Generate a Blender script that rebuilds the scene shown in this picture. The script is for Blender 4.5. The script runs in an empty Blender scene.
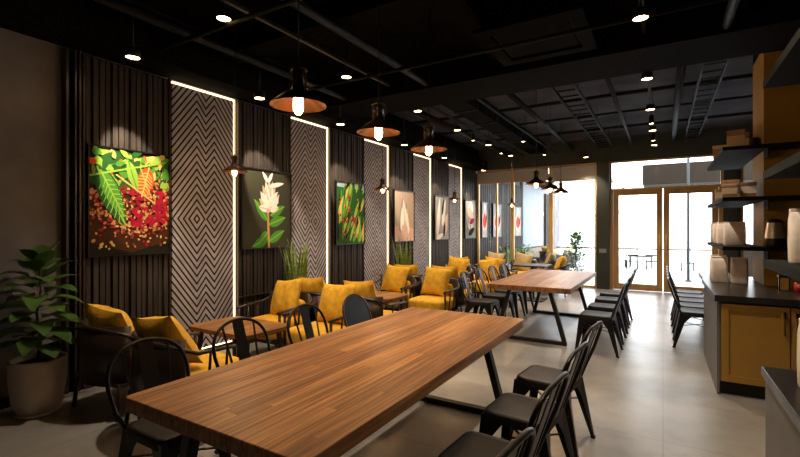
import bpy, bmesh, math, random
from math import sin, cos, pi, radians, sqrt
from mathutils import Vector, Matrix, Euler
random.seed(7)
S = bpy.context.scene
COL = S.collection
# ------------------------------------------------------------------ camera
cam = bpy.data.objects.new('camera', bpy.data.cameras.new('camera'))
COL.objects.link(cam); S.camera = cam
cam.location = (0, 0, 1.5)
cam.rotation_euler = (pi / 2, 0, math.atan(263 / 438))
cam.data.sensor_width = 36.0
cam.data.lens = 36.0 * 438 / 800
cam.data.clip_start = 0.02
cam.data.clip_end = 200
# ------------------------------------------------------------------ view
S.view_settings.view_transform = 'Standard'
S.view_settings.look = 'None'
S.view_settings.exposure = 0.38
S.view_settings.gamma = 1.0
S.view_settings.use_curve_mapping = False
# ------------------------------------------------------------------ world: overcast bright sky
SKY = 5.5
w = bpy.data.worlds.new('sky'); S.world = w; w.use_nodes = True
nt = w.node_tree
bg = nt.nodes['Background']
tc = nt.nodes.new('ShaderNodeTexCoord'); sp = nt.nodes.new('ShaderNodeSeparateXYZ')
cr = nt.nodes.new('ShaderNodeValToRGB')
cr.color_ramp.elements[0].position = 0.45; cr.color_ramp.elements[0].color = (.88, .88, .88, 1)
cr.color_ramp.elements[1].position = 0.9; cr.color_ramp.elements[1].color = (.84, .90, 1, 1)
mp = nt.nodes.new('ShaderNodeMapRange'); mp.inputs[1].default_value = -1
nt.links.new(tc.outputs['Generated'], sp.inputs[0]); nt.links.new(sp.outputs['Z'], mp.inputs[0])
nt.links.new(mp.outputs[0], cr.inputs[0]); nt.links.new(cr.outputs[0], bg.inputs['Color'])
bg.inputs['Strength'].default_value = SKY
# levels of the room's lamps
WARM = (1.0, .80, .57)
P_DOWN, P_WASH, P_BULB, P_LED = 105, 185, 30.0, 2.6
BULB_W = 9.0
def portal(name, x0, x1, z0, z1, y):
    L = bpy.data.lights.new(name, 'AREA'); L.shape = 'RECTANGLE'; L.size = x1 - x0; L.size_y = z1 - z0
    L.cycles.is_portal = True
    o = bpy.data.objects.new(name, L); COL.objects.link(o)
    o.location = ((x0 + x1) / 2, y, (z0 + z1) / 2); o.rotation_euler = (-pi / 2, 0, 0)
portal('window_portal', -4.6, 2.3, 0, 3.16, 12.02)

# ------------------------------------------------------------------ materials
MATS = {}
def pmat(name, col, rough=.5, metal=0, emis=None, estr=0, spec=None, var=0, vscale=8, bump=0, bscale=60, stretch=None, coat=0):
    m = bpy.data.materials.new(name); m.use_nodes = True
    n = m.node_tree.nodes; l = m.node_tree.links; b = n['Principled BSDF']
    b.inputs['Base Color'].default_value = (*col, 1)
    b.inputs['Roughness'].default_value = rough; b.inputs['Metallic'].default_value = metal
    if coat: b.inputs['Coat Weight'].default_value = coat
    if spec is not None: b.inputs['Specular IOR Level'].default_value = spec
    if emis: b.inputs['Emission Color'].default_value = (*emis, 1); b.inputs['Emission Strength'].default_value = estr
    if var or bump:
        t = n.new('ShaderNodeTexCoord'); mpp = n.new('ShaderNodeMapping'); l.new(t.outputs['Object'], mpp.inputs[0])
        if stretch: mpp.inputs['Scale'].default_value = stretch
        if var:
            no = n.new('ShaderNodeTexNoise'); no.inputs['Scale'].default_value = vscale; no.inputs['Detail'].default_value = 5
            l.new(mpp.outputs[0], no.inputs['Vector'])
            r = n.new('ShaderNodeValToRGB')
            r.color_ramp.elements[0].position = .3; r.color_ramp.elements[1].position = .7
            r.color_ramp.elements[0].color = (*[c * (1 - var) for c in col], 1)
            r.color_ramp.elements[1].color = (*[min(1, c * (1 + var)) for c in col], 1)
            l.new(no.outputs['Fac'], r.inputs[0]); l.new(r.outputs[0], b.inputs['Base Color'])
        if bump:
            n2 = n.new('ShaderNodeTexNoise'); n2.inputs['Scale'].default_value = bscale; n2.inputs['Detail'].default_value = 3
            l.new(mpp.outputs[0], n2.inputs['Vector'])
            bu = n.new('ShaderNodeBump'); bu.inputs['Strength'].default_value = bump; bu.inputs['Distance'].default_value = .01
            l.new(n2.outputs['Fac'], bu.inputs['Height']); l.new(bu.outputs[0], b.inputs['Normal'])
    MATS[name] = m
    return m
def math_node(n, l, op, a, b=None, c=None):
    x = n.new('ShaderNodeMath'); x.operation = op
    for i, v in enumerate((a, b, c)):
        if v is None: continue
        if isinstance(v, (int, float)): x.inputs[i].default_value = v
        else: l.new(v, x.inputs[i])
    return x.outputs[0]

black = pmat('black_metal', (.009, .008, .008), .36, .1, spec=.35, bump=.05, bscale=200)
black_soft = pmat('black_seat', (.008, .0075, .007), .5, 0, spec=.3)
steel_grey = pmat('worn_rim_metal', (.09, .085, .08), .3, .8)
table_steel = pmat('table_steel', (.010, .009, .009), .45, .2)
yellow = pmat('mustard_velvet', (.74, .43, .03), .85, 0, var=.18, vscale=14, bump=.35, bscale=40)
cream = pmat('cream_fabric', (.62, .52, .3), .9, 0, var=.1, vscale=14, bump=.2)
dark_wood = pmat('dark_stained_wood', (.03, .018, .012), .35, 0, var=.3, vscale=6, stretch=(1, 1, .1))
slat_m = pmat('slat_wood', (.042, .035, .031), .6, 0, spec=.15, var=.35, vscale=7, stretch=(3, 3, .25), bump=.1)
slat_back = pmat('slat_backing', (.008, .006, .005), .9, spec=.1)
ceil_m = pmat('black_ceiling', (.005, .0045, .0045), .95, 0, spec=.05, var=.3, vscale=2)
slab_m = pmat('concrete_soffit', (.068, .068, .085), .9, 0, spec=.1, var=.3, vscale=1.5)
pipe_m = pmat('black_pipe', (.006, .006, .0065), .7, 0, spec=.2)
cond_m = pmat('steel_conduit', (.16, .15, .15), .4, .8)
plaster = pmat('grey_plaster', (.17, .16, .165), .85, 0, var=.28, vscale=1.8, bump=.25, bscale=12)
ochre = pmat('ochre_paint', (.36, .20, .034), .5, 0, var=.06, vscale=5)
ochre_wall_m = pmat('ochre_wall_paint', (.36, .20, .022), .7, 0, var=.1, vscale=3)
door_wood = pmat('golden_oak_frame', (.42, .25, .09), .4, 0, var=.2, vscale=6, stretch=(1, 1, .15))
gold = pmat('gold_trim', (.62, .40, .13), .35, .2)
counter_m = pmat('dark_stone_top', (.022, .02, .02), .3, 0, var=.25, vscale=20)
counter_side = pmat('grey_counter_panel', (.15, .15, .15), .5, 0, var=.08, vscale=4)
shelf_m = pmat('dark_shelf_steel', (.012, .013, .013), .8, 0, spec=.1)
pillar_m = pmat('dark_green_pillar', (.035, .042, .042), .6, 0, var=.2, vscale=3)
blind_m = pmat('grey_blind', (.40, .38, .41), .8, 0, var=.06, vscale=4)
white_m = pmat('white_board', (.26, .285, .32), .8, 0, var=.03, vscale=2)
pot_m = pmat('clay_white_pot', (.42, .36, .31), .6, 0, var=.1, vscale=5, bump=.05)
soil_m = pmat('soil', (.03, .02, .014), .95, bump=.6)
leaf_m = pmat('fig_leaf', (.045, .105, .02), .35, 0, var=.45, vscale=6)
snake_m = pmat('snake_leaf', (.22, .32, .07), .5, 0, var=.55, vscale=9, stretch=(1, 1, 3))
bush_m = pmat('bush_leaf', (.14, .28, .07), .5, 0, var=.4, vscale=5)
stem_m = pmat('brown_stem', (.09, .06, .035), .8)
copper = pmat('copper_inside', (.55, .26, .14), .25, 1.0)
shade_m = pmat('bronze_shade', (.06, .028, .018), .35, .8)
bulb_m = pmat('bulb_glow', (1, .7, .4), .4, 0, (1, .58, .24), P_BULB)
lens_m = pmat('lamp_lens', (1, .8, .5), .4, 0, (1, .60, .25), 24)
led_m = pmat('led_strip_glow', (1, .85, .6), .4, 0, (1, .74, .40), P_LED)
chrome = pmat('chrome', (.6, .58, .55), .18, 1)
bronze = pmat('bronze_handle', (.25, .15, .07), .35, .9)
paper = pmat('kraft_paper_pale', (.86, .78, .75), .8, 0, var=.1, vscale=20, bump=.15)
paper2 = pmat('kraft_paper_brown', (.42, .25, .15), .8, 0, var=.15, vscale=20)
ink = pmat('dark_ink', (.07, .05, .05), .6)
lab_m = pmat('cream_label', (.65, .52, .36), .7)
red_m = pmat('red_tin', (.4, .03, .02), .4)
amber = pmat('amber_box', (.35, .2, .04), .35)
steelj = pmat('brushed_steel', (.55, .50, .46), .35, .7)
pave_m = pmat('pale_paving', (.72, .72, .70), .7, 0, var=.06, vscale=1.2)
canopy_m = pmat('brown_grey_canopy', (.035, .026, .018), .9, spec=.1)
rail_m = pmat('brown_rail', (.16, .11, .07), .6)
house_m = pmat('pale_render', (.85, .85, .85), .8)

def wood_top():
    m = bpy.data.materials.new('walnut_strip_top'); m.use_nodes = True
    n = m.node_tree.nodes; l = m.node_tree.links; b = n['Principled BSDF']
    t = n.new('ShaderNodeTexCoord'); s = n.new('ShaderNodeSeparateXYZ'); l.new(t.outputs['Object'], s.inputs[0])
    xs = math_node(n, l, 'MULTIPLY', s.outputs['X'], 1 / .062)
    xi = math_node(n, l, 'FLOOR', xs)
    wn = n.new('ShaderNodeTexWhiteNoise'); wn.noise_dimensions = '1D'; l.new(xi, wn.inputs['W'])
    off = math_node(n, l, 'MULTIPLY', wn.outputs['Value'], 7)
    ys = math_node(n, l, 'MULTIPLY', math_node(n, l, 'ADD', s.outputs['Y'], off), 1 / 2.9)
    yi = math_node(n, l, 'FLOOR', ys)
    cb = n.new('ShaderNodeCombineXYZ'); l.new(xi, cb.inputs[0]); l.new(yi, cb.inputs[1])
    w2 = n.new('ShaderNodeTexWhiteNoise'); w2.noise_dimensions = '2D'; l.new(cb.outputs[0], w2.inputs['Vector'])
    # grain
    mpp = n.new('ShaderNodeMapping'); mpp.inputs['Scale'].default_value = (55, 1.5, 20); l.new(t.outputs['Object'], mpp.inputs[0])
    ad = n.new('ShaderNodeVectorMath'); ad.operation = 'ADD'; l.new(mpp.outputs[0], ad.inputs[0])
    cb2 = n.new('ShaderNodeCombineXYZ'); l.new(math_node(n, l, 'MULTIPLY', w2.outputs['Value'], 31), cb2.inputs[1]); l.new(cb2.outputs[0], ad.inputs[1])
    g = n.new('ShaderNodeTexNoise'); g.inputs['Scale'].default_value = 1; g.inputs['Detail'].default_value = 6; g.inputs['Roughness'].default_value = .65
    l.new(ad.outputs[0], g.inputs['Vector'])
    f = math_node(n, l, 'ADD', math_node(n, l, 'MULTIPLY', g.outputs['Fac'], .95), math_node(n, l, 'MULTIPLY', w2.outputs['Value'], .19))
    r = n.new('ShaderNodeValToRGB'); l.new(math_node(n, l, 'SUBTRACT', f, .085), r.inputs[0])
    e = r.color_ramp.elements
    e[0].position = .22; e[0].color = (.055, .022, .010, 1)
    e[1].position = .78; e[1].color = (.66, .36, .13, 1)
    x = e.new(.42); x.color = (.22, .095, .032, 1)
    x = e.new(.58); x.color = (.42, .20, .066, 1)
    # joints between strips
    fr = math_node(n, l, 'FRACT', xs)
    j = math_node(n, l, 'LESS_THAN', fr, .035)
    mx = n.new('ShaderNodeMix'); mx.data_type = 'RGBA'; l.new(math_node(n, l, 'MULTIPLY', j, .6), mx.inputs[0])
    l.new(r.outputs[0], mx.inputs[6]); mx.inputs[7].default_value = (.03, .012, .006, 1)
    l.new(mx.outputs[2], b.inputs['Base Color'])
    b.inputs['Roughness'].default_value = .42
    bu = n.new('ShaderNodeBump'); bu.inputs['Strength'].default_value = .12; bu.inputs['Distance'].default_value = .003
    l.new(g.outputs['Fac'], bu.inputs['Height']); l.new(bu.outputs[0], b.inputs['Normal'])
    return m
wood = wood_top()

def floor_material():
    m = bpy.data.materials.new('polished_concrete_tiles'); m.use_nodes = True
    n = m.node_tree.nodes; l = m.node_tree.links; b = n['Principled BSDF']
    t = n.new('ShaderNodeTexCoord')
    no = n.new('ShaderNodeTexNoise'); no.inputs['Scale'].default_value = .9; no.inputs['Detail'].default_value = 8; no.inputs['Roughness'].default_value = .6
    l.new(t.outputs['Object'], no.inputs['Vector'])
    r = n.new('ShaderNodeValToRGB'); l.new(no.outputs['Fac'], r.inputs[0])
    r.color_ramp.elements[0].position = .3; r.color_ramp.elements[0].color = (.15, .143, .137, 1)
    r.color_ramp.elements[1].position = .72; r.color_ramp.elements[1].color = (.46, .445, .43, 1)
    br = n.new('ShaderNodeTexBrick'); br.offset = 0; br.inputs['Scale'].default_value = 1
    br.inputs['Brick Width'].default_value = .9; br.inputs['Row Height'].default_value = .9
    br.inputs['Mortar Size'].default_value = .0035; br.inputs['Mortar Smooth'].default_value = .2
    br.inputs['Color1'].default_value = (1, 1, 1, 1); br.inputs['Color2'].default_value = (.93, .93, .93, 1); br.inputs['Mortar'].default_value = (.6, .58, .56, 1)
    l.new(t.outputs['Object'], br.inputs['Vector'])
    mx = n.new('ShaderNodeMix'); mx.data_type = 'RGBA'; mx.blend_type = 'MULTIPLY'; mx.inputs[0].default_value = 1
    l.new(r.outputs[0], mx.inputs[6]); l.new(br.outputs['Color'], mx.inputs[7]); l.new(mx.outputs[2], b.inputs['Base Color'])
    n3 = n.new('ShaderNodeTexNoise'); n3.inputs['Scale'].default_value = 2.5; n3.inputs['Detail'].default_value = 4
    l.new(t.outputs['Object'], n3.inputs['Vector'])
    mr = n.new('ShaderNodeMapRange'); mr.inputs[3].default_value = .22; mr.inputs[4].default_value = .42
    l.new(n3.outputs['Fac'], mr.inputs[0]); l.new(mr.outputs[0], b.inputs['Roughness'])
    b.inputs['Specular IOR Level'].default_value = .75
    return m
floor_m = floor_material()

def chevron():
    m = bpy.data.materials.new('chevron_tile'); m.use_nodes = True
    n = m.node_tree.nodes; l = m.node_tree.links; b = n['Principled BSDF']
    t = n.new('ShaderNodeTexCoord'); s = n.new('ShaderNodeSeparateXYZ'); l.new(t.outputs['Object'], s.inputs[0])
    q = .115
    # object origin at panel centre: Y across the panel, Z up; two peaks at +-q, mirrored at eye height
    a = math_node(n, l, 'ABSOLUTE', s.outputs['Y'])
    tri = math_node(n, l, 'ABSOLUTE', math_node(n, l, 'SUBTRACT', a, q))
    z = math_node(n, l, 'ABSOLUTE', s.outputs['Z'])
    f = math_node(n, l, 'ADD', z, math_node(n, l, 'MULTIPLY', tri, 1.35))
    f = math_node(n, l, 'FRACT', math_node(n, l, 'MULTIPLY', math_node(n, l, 'ADD', f, 10), 1 / .088))
    line = math_node(n, l, 'LESS_THAN', f, .36)
    mx = n.new('ShaderNodeMix'); mx.data_type = 'RGBA'; l.new(line, mx.inputs[0])
    no = n.new('ShaderNodeTexNoise'); no.inputs['Scale'].default_value = 5; no.inputs['Detail'].default_value = 4; l.new(t.outputs['Object'], no.inputs['Vector'])
    r = n.new('ShaderNodeValToRGB'); l.new(no.outputs['Fac'], r.inputs[0])
    r.color_ramp.elements[0].position = .3; r.color_ramp.elements[0].color = (.30, .28, .31, 1)
    r.color_ramp.elements[1].position = .7; r.color_ramp.elements[1].color = (.43, .41, .455, 1)
    l.new(r.outputs[0], mx.inputs[6]); mx.inputs[7].default_value = (.010, .008, .008, 1)
    l.new(mx.outputs[2], b.inputs['Base Color']); b.inputs['Roughness'].default_value = .6; b.inputs['Specular IOR Level'].default_value = .15
    bu = n.new('ShaderNodeBump'); bu.inputs['Strength'].default_value = .5; bu.inputs['Distance'].default_value = .01; bu.invert = True
    l.new(line, bu.inputs['Height']); l.new(bu.outputs[0], b.inputs['Normal'])
    return m
chev_m = chevron()

def glass():
    m = bpy.data.materials.new('clear_pane'); m.use_nodes = True
    n = m.node_tree.nodes; l = m.node_tree.links; n.remove(n['Principled BSDF'])
    tr = n.new('ShaderNodeBsdfTransparent'); gl = n.new('ShaderNodeBsdfGlossy'); gl.inputs['Roughness'].default_value = .02
    tr.inputs[0].default_value = (.93, .95, .95, 1)
    fr = n.new('ShaderNodeFresnel'); fr.inputs[0].default_value = 1.3
    mx = n.new('ShaderNodeMixShader'); l.new(fr.outputs[0], mx.inputs[0]); l.new(tr.outputs[0], mx.inputs[1]); l.new(gl.outputs[0], mx.inputs[2])
    l.new(mx.outputs[0], n['Material Output'].inputs[0])
    return m
glass_m = glass()

# ------------------------------------------------------------------ mesh helpers
class MB:
    def __init__(s): s.v = []; s.f = []; s.mi = []; s.sm = []; s.mats = []
    def m(s, mat):
        if mat not in s.mats: s.mats.append(mat)
        return s.mats.index(mat)
    def add(s, vs, fs, mat, smooth=False):
        b = len(s.v); s.v += [tuple(v) for v in vs]; k = s.m(mat)
        for f in fs: s.f.append([b + i for i in f]); s.mi.append(k); s.sm.append(smooth)
        return s
    def box(s, x0, x1, y0, y1, z0, z1, mat, bev=0):
        if bev:
            bm = bmesh.new(); bmesh.ops.create_cube(bm, size=1)
            for v in bm.verts: v.co = Vector(((x0 + x1) / 2 + v.co.x * (x1 - x0), (y0 + y1) / 2 + v.co.y * (y1 - y0), (z0 + z1) / 2 + v.co.z * (z1 - z0)))
            bmesh.ops.bevel(bm, geom=bm.edges[:], offset=bev, segments=2, affect='EDGES', profile=.5)
            bm.verts.ensure_lookup_table(); bm.verts.index_update()
            s.add([v.co[:] for v in bm.verts], [[v.index for v in f.verts] for f in bm.faces], mat); bm.free(); return s
        vs = [(x, y, z) for x in (x0, x1) for y in (y0, y1) for z in (z0, z1)]
        return s.add(vs, [(0, 1, 3, 2), (4, 6, 7, 5), (0, 4, 5, 1), (2, 3, 7, 6), (0, 2, 6, 4), (1, 5, 7, 3)], mat)
    def bar(s, a, b, w, h, mat, w2=None, h2=None, up=(0, 0, 1)):
        a = Vector(a); b = Vector(b); d = (b - a).normalized(); up = Vector(up)
        if abs(d.dot(up)) > .98: up = Vector((0, 1, 0))
        x = d.cross(up).normalized(); y = x.cross(d)
        w2 = w if w2 is None else w2; h2 = h if h2 is None else h2; vs = []
        for p, ww, hh in ((a, w, h), (b, w2, h2)):
            for i, j in ((-1, -1), (1, -1), (1, 1), (-1, 1)): vs.append(p + x * ww / 2 * i + y * hh / 2 * j)
        return s.add(vs, [(0, 1, 2, 3), (7, 6, 5, 4), (0, 4, 5, 1), (1, 5, 6, 2), (2, 6, 7, 3), (3, 7, 4, 0)], mat)
    def tube(s, pts, r, mat, seg=8, rs=None, flat=1.0, closed=False):
        pts = [Vector(p) for p in pts]; n = len(pts); vs = []; fs = []; nrm = None
        for i, p in enumerate(pts):
            if closed: t = pts[(i + 1) % n] - pts[i - 1]
            else: t = pts[min(i + 1, n - 1)] - pts[max(i - 1, 0)]
            t.normalize()
            if nrm is None:
                nrm = t.cross(Vector((0, 0, 1)))
                if nrm.length < .05: nrm = t.cross(Vector((0, 1, 0)))
            nrm = (nrm - t * nrm.dot(t)).normalized(); bn = t.cross(nrm)
            rr = rs[i] if rs else r
            for k in range(seg):
                a = 2 * pi * k / seg; vs.append(p + nrm * cos(a) * rr + bn * sin(a) * rr * flat)
        m = n if closed else n - 1
        for i in range(m):
            for k in range(seg):
                j = (i + 1) % n
                fs.append((i * seg + k, i * seg + (k + 1) % seg, j * seg + (k + 1) % seg, j * seg + k))
        if not closed: fs += [tuple(range(seg))[::-1], tuple((n - 1) * seg + k for k in range(seg))]
        return s.add(vs, fs, mat, True)
    def lathe(s, prof, mat, c=(0, 0, 0), seg=24, cap0=False, cap1=False):
        vs = []; fs = []; n = len(prof)
        for (r, z) in prof:
            for k in range(seg):
                a = 2 * pi * k / seg; vs.append((c[0] + r * cos(a), c[1] + r * sin(a), c[2] + z))
        for i in range(n - 1):
            for k in range(seg):
                fs.append((i * seg + k, i * seg + (k + 1) % seg, (i + 1) * seg + (k + 1) % seg, (i + 1) * seg + k))
        if cap0: fs.append(tuple(range(seg))[::-1])
        if cap1: fs.append(tuple((n - 1) * seg + k for k in range(seg)))
        return s.add(vs, fs, mat, True)
    def prism(s, poly, z0, z1, mat, axis='z'):
        n = len(poly)
        def P(p, z): return {'z': (p[0], p[1], z), 'y': (p[0], z, p[1]), 'x': (z, p[0], p[1])}[axis]
        vs = [P(p, z0) for p in poly] + [P(p, z1) for p in poly]
        return s.add(vs, [tuple(range(n))[::-1], tuple(range(n, 2 * n))] + [(i, (i + 1) % n, n + (i + 1) % n, n + i) for i in range(n)], mat)
    def soft(s, cx, cy, cz, sx, sy, sz, mat, e=4.0, n=10):
        # cushion: cube grid pushed towards a super-ellipsoid
        idx = {}; vs = []; fs = []
        def V(p):
            k = tuple(round(c, 5) for c in p)
            if k not in idx:
                L = (abs(p[0]) ** e + abs(p[1]) ** e + abs(p[2]) ** e) ** (1 / e)
                idx[k] = len(vs); vs.append((cx + p[0] / L * sx, cy + p[1] / L * sy, cz + p[2] / L * sz))
            return idx[k]
        g = [-1 + 2 * i / n for i in range(n + 1)]
        for ax in range(3):
            for sg in (-1, 1):
                for i in range(n):
                    for j in range(n):
                        q = []
                        for a, b in ((g[i], g[j]), (g[i + 1], g[j]), (g[i + 1], g[j + 1]), (g[i], g[j + 1])):
                            p = [0, 0, 0]; p[ax] = sg; p[(ax + 1) % 3] = a; p[(ax + 2) % 3] = b; q.append(V(p))
                        fs.append(q if sg > 0 else q[::-1])
        return s.add(vs, fs, mat, True)
    def build(s, name, parent=None, loc=(0, 0, 0)):
        me = bpy.data.meshes.new(name)
        L = Vector(loc)
        me.from_pydata([tuple(Vector(v) - L) for v in s.v], [], s.f)
        for m_ in s.mats: me.materials.append(m_)
        for p, k, sm in zip(me.polygons, s.mi, s.sm): p.material_index = k; p.use_smooth = sm
        me.update()
        o = bpy.data.objects.new(name, me); COL.objects.link(o); o.location = loc
        if parent: o.parent = parent
        return o
def tag(o, label=None, cat=None, group=None, kind=None):
    if label: o['label'] = label
    if cat: o['category'] = cat
    if group: o['group'] = group
    if kind: o['kind'] = kind
    return o
def empty(name, label, cat, loc=(0, 0, 0), rz=0, group=None):
    o = bpy.data.objects.new(name, None); COL.objects.link(o); o.location = loc; o.rotation_euler = (0, 0, rz)
    o.empty_display_size = .1
    return tag(o, label, cat, group)
def dup(o, loc=None, rz=None, label=None, group=None, parent=None):
    c = o.copy(); COL.objects.link(c)
    if parent: c.parent = parent
    for ch in list(o.children): dup(ch, parent=c)
    if loc is not None: c.location = loc
    if rz is not None: c.rotation_euler = (0, 0, rz)
    if label: c['label'] = label
    if group: c['group'] = group
    return c
def struct(name, mb, **k): return tag(mb.build(name, **k), kind='structure')

# ================================================================== room shell
WX, BY = -4.63, 12.0
struct('floor', MB().box(-4.95, 3.6, -2.5, 12.1, -.12, 0, floor_m))
struct('ceiling', MB().box(-4.95, 3.6, -2.5, 12.2, 3.75, 3.95, slab_m))
struct('wall_left', MB().box(-4.93, -4.72, -2.5, 12.1, 0, 3.75, plaster))
struct('wall_right', MB().box(3.5, 3.7, -2.5, 12.1, 0, 3.75, plaster))
struct('wall_rear', MB().box(-4.72, 3.5, -2.6, -2.5, 0, 3.75, plaster))
struct('ceiling_soffit', MB().box(-4.72, -4.3, -2.5, 12, 3.17, 3.42, ceil_m).box(-4.72, -4.56, -2.5, 12, 3.42, 3.75, ceil_m))
struct('baseboard_left', MB().box(-4.72, -4.70, -2.5, 1.84, 0, .09, black))
# big dark beam across the room
struct('ceiling_beam', MB().box(-4.3, 3.5, 5.0, 5.78, 3.3, 3.75, ceil_m))
# near ceiling panel, painted black
struct('ceiling_near_panel', MB().box(-4.3, 3.5, -2.5, 5.0, 3.66, 3.75, ceil_m))
for i, yy in enumerate((1.1, 3.2)):
    struct('ceiling_beam', MB().box(-4.3, 3.5, yy, yy + .3, 3.45, 3.66, ceil_m))
struct('ceiling_beam', MB().box(-1.75, -1.5, -2.5, 5.0, 3.5, 3.66, ceil_m))
# back wall
b = MB().box(-4.72, 3.5, BY, 12.15, 3.16, 3.75, pillar_m).box(1.40, 1.45, BY, 12.15, 0, 3.16, pillar_m).box(2.3, 3.5, BY, 12.15, 0, 3.16, pillar_m)
struct('wall_back', b)
struct('wall_pillar_back', MB().box(-1.42, -1.13, BY - .12, 12.15, 0, 3.16, pillar_m).box(-1.36, -1.2, BY - .135, BY - .12, .9, 1.0, white_m))
struct('wall_pillar_bar', MB().box(1.14, 1.40, BY - .1, 12.15, 0, 3.16, pillar_m))

def window(i, x0, x1, z0, z1, mulls, t=.05, frame=gold):
    r = MB()
    r.box(x0, x1, BY, BY + .08, z0, z0 + t, frame).box(x0, x1, BY, BY + .08, z1 - t, z1, frame)
    r.box(x0, x0 + t, BY, BY + .08, z0 + t, z1 - t, frame).box(x1 - t, x1, BY, BY + .08, z0 + t, z1 - t, frame)
    for m_ in mulls: r.box(m_ - t / 2, m_ + t / 2, BY, BY + .08, z0 + t, z1 - t, frame)
    o = struct('window_%d' % i, r)
    MB().box(x0 + t, x1 - t, BY + .036, BY + .044, z0 + t, z1 - t, glass_m).build('pane', o)
    return o
window(1, -4.6, -3.58, 0, 3.16, (-4.03,), .045)
window(2, -3.58, -2.55, 0, 3.16, (), .045)
window(3, -2.55, -1.42, 0, 3.16, (), .055)
window(4, -1.13, 1.14, 2.44, 3.16, (), .04, door_wood)
window(5, 1.45, 2.3, 0, 3.16, (1.85,), .05, door_wood)
for x0, x1, zb in ((-4.55, -3.6, 2.79), (-3.53, -2.6, 2.79), (-2.5, -1.46, 2.74)):
    t_ = empty('roller_blind', {-4.55: 'grey roller blind half rolled above the corner window by the slatted wall',
        -3.53: 'grey roller blind above the middle window, behind the bent row of hanging lamps',
        -2.5: 'grey roller blind above the brightest window beside the dark pillar'}[x0], 'blind', ((x0 + x1) / 2, BY - .03, zb), 0, 'roller blinds on the back windows')
    wd = (x1 - x0) / 2
    MB().box(-wd, wd, -.004, .004, 0, 3.10 - zb, blind_m).build('blind_fabric', t_)
    MB().tube([(-wd, 0, 3.10 - zb), (wd, 0, 3.10 - zb)], .028, blind_m, 12).build('roller', t_)
    MB().box(-wd, wd, -.01, .01, -.02, 0, gold).build('bottom_bar', t_)

def door(i, x0, x1, hx):
    r = MB(); t = .12; z1 = 2.44
    r.box(x0, x1, BY, BY + .06, .01, .16, door_wood).box(x0, x1, BY, BY + .06, z1 - .13, z1, door_wood)
    r.box(x0, x0 + t, BY, BY + .06, .16, z1 - .13, door_wood).box(x1 - t, x1, BY, BY + .06, .16, z1 - .13, door_wood)
    o = struct('door_%d' % i, r)
    MB().box(x0 + t, x1 - t, BY + .026, BY + .034, .16, z1 - .13, glass_m).build('pane', o)
    mu = MB(); xc = (x0 + x1) / 2
    mu.box(xc - .005, xc + .005, BY + .014, BY + .024, .16, z1 - .13, chrome)
    for z in (.72, 1.42, 1.9): mu.box(x0 + t, x1 - t, BY + .016, BY + .022, z - .003, z + .003, chrome)
    mu.build('glazing_bar', o)
    MB().tube([(hx, BY - .05, .95), (hx, BY - .05, 1.35)], .012, gold, 10).tube([(hx, BY, 1.0), (hx, BY - .05, 1.0)], .008, gold).tube([(hx, BY, 1.3), (hx, BY - .05, 1.3)], .008, gold).build('door_handle', o)
door(1, -1.05, -.01, -.07)
door(2, .01, 1.06, .07)
struct('trim_1', MB().box(-1.13, -1.055, BY - .03, BY + .1, 0, 2.44, door_wood).box(1.065, 1.14, BY - .03, BY + .1, 0, 2.44, door_wood).box(-1.13, 1.14, BY - .03, BY + .02, 2.44, 2.48, gold))

# ------------------------------------------------------------------ left wall cladding
def slats(y0, y1, label, z1=3.14, x=WX, frame=True):
    t = empty('slatted_panel', label, 'wall panel', (x, (y0 + y1) / 2, 0), 0, None)
    hw = (y1 - y0) / 2
    MB().box(-.085, -.03, -hw, hw, 0, z1, slat_back).build('backing_board', t)
    r = MB(); n = int((2 * hw - .04) / .056); p = (2 * hw - .04) / n
    for k in range(n):
        a = -hw + .02 + k * p + p * .14
        ww = p * (.76 if k % 3 else .6)
        r.box(-.03, 0 if k % 3 else -.008, a, a + ww, .1, z1 - .02, slat_m)
    r.build('slats', t)
    e = MB(); e.box(-.085, .01, -hw - .004, -hw + .014, 0, z1, dark_wood).box(-.085, .01, hw - .014, hw + .004, 0, z1, dark_wood)
    e.box(-.03, .012, -hw + .014, hw - .014, 0, .1, dark_wood)
    e.build('edge_trim', t)
    return t
PAN = [(2.84, 3.67), (4.64, 5.45), (6.46, 7.25), (8.28, 9.08), (10.1, 10.9)]
SL = [(1.98, 2.82), (3.71, 4.62), (5.49, 6.44), (7.29, 8.26), (9.12, 10.08), (10.94, 11.97)]
sl_lab = ['brown slatted wall panel behind the coffee cherry picture', 'brown slatted wall panel behind the white flower picture',
    'brown slatted wall panel behind the green and red plant picture', 'brown slatted wall panel behind the pale beige picture',
    'brown slatted wall panel behind the grey picture with white shapes', 'brown slatted wall panel ending at the back windows, behind a narrow pink picture']
for (a, c), lb in zip(SL, sl_lab): slats(a, c, lb)
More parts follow.
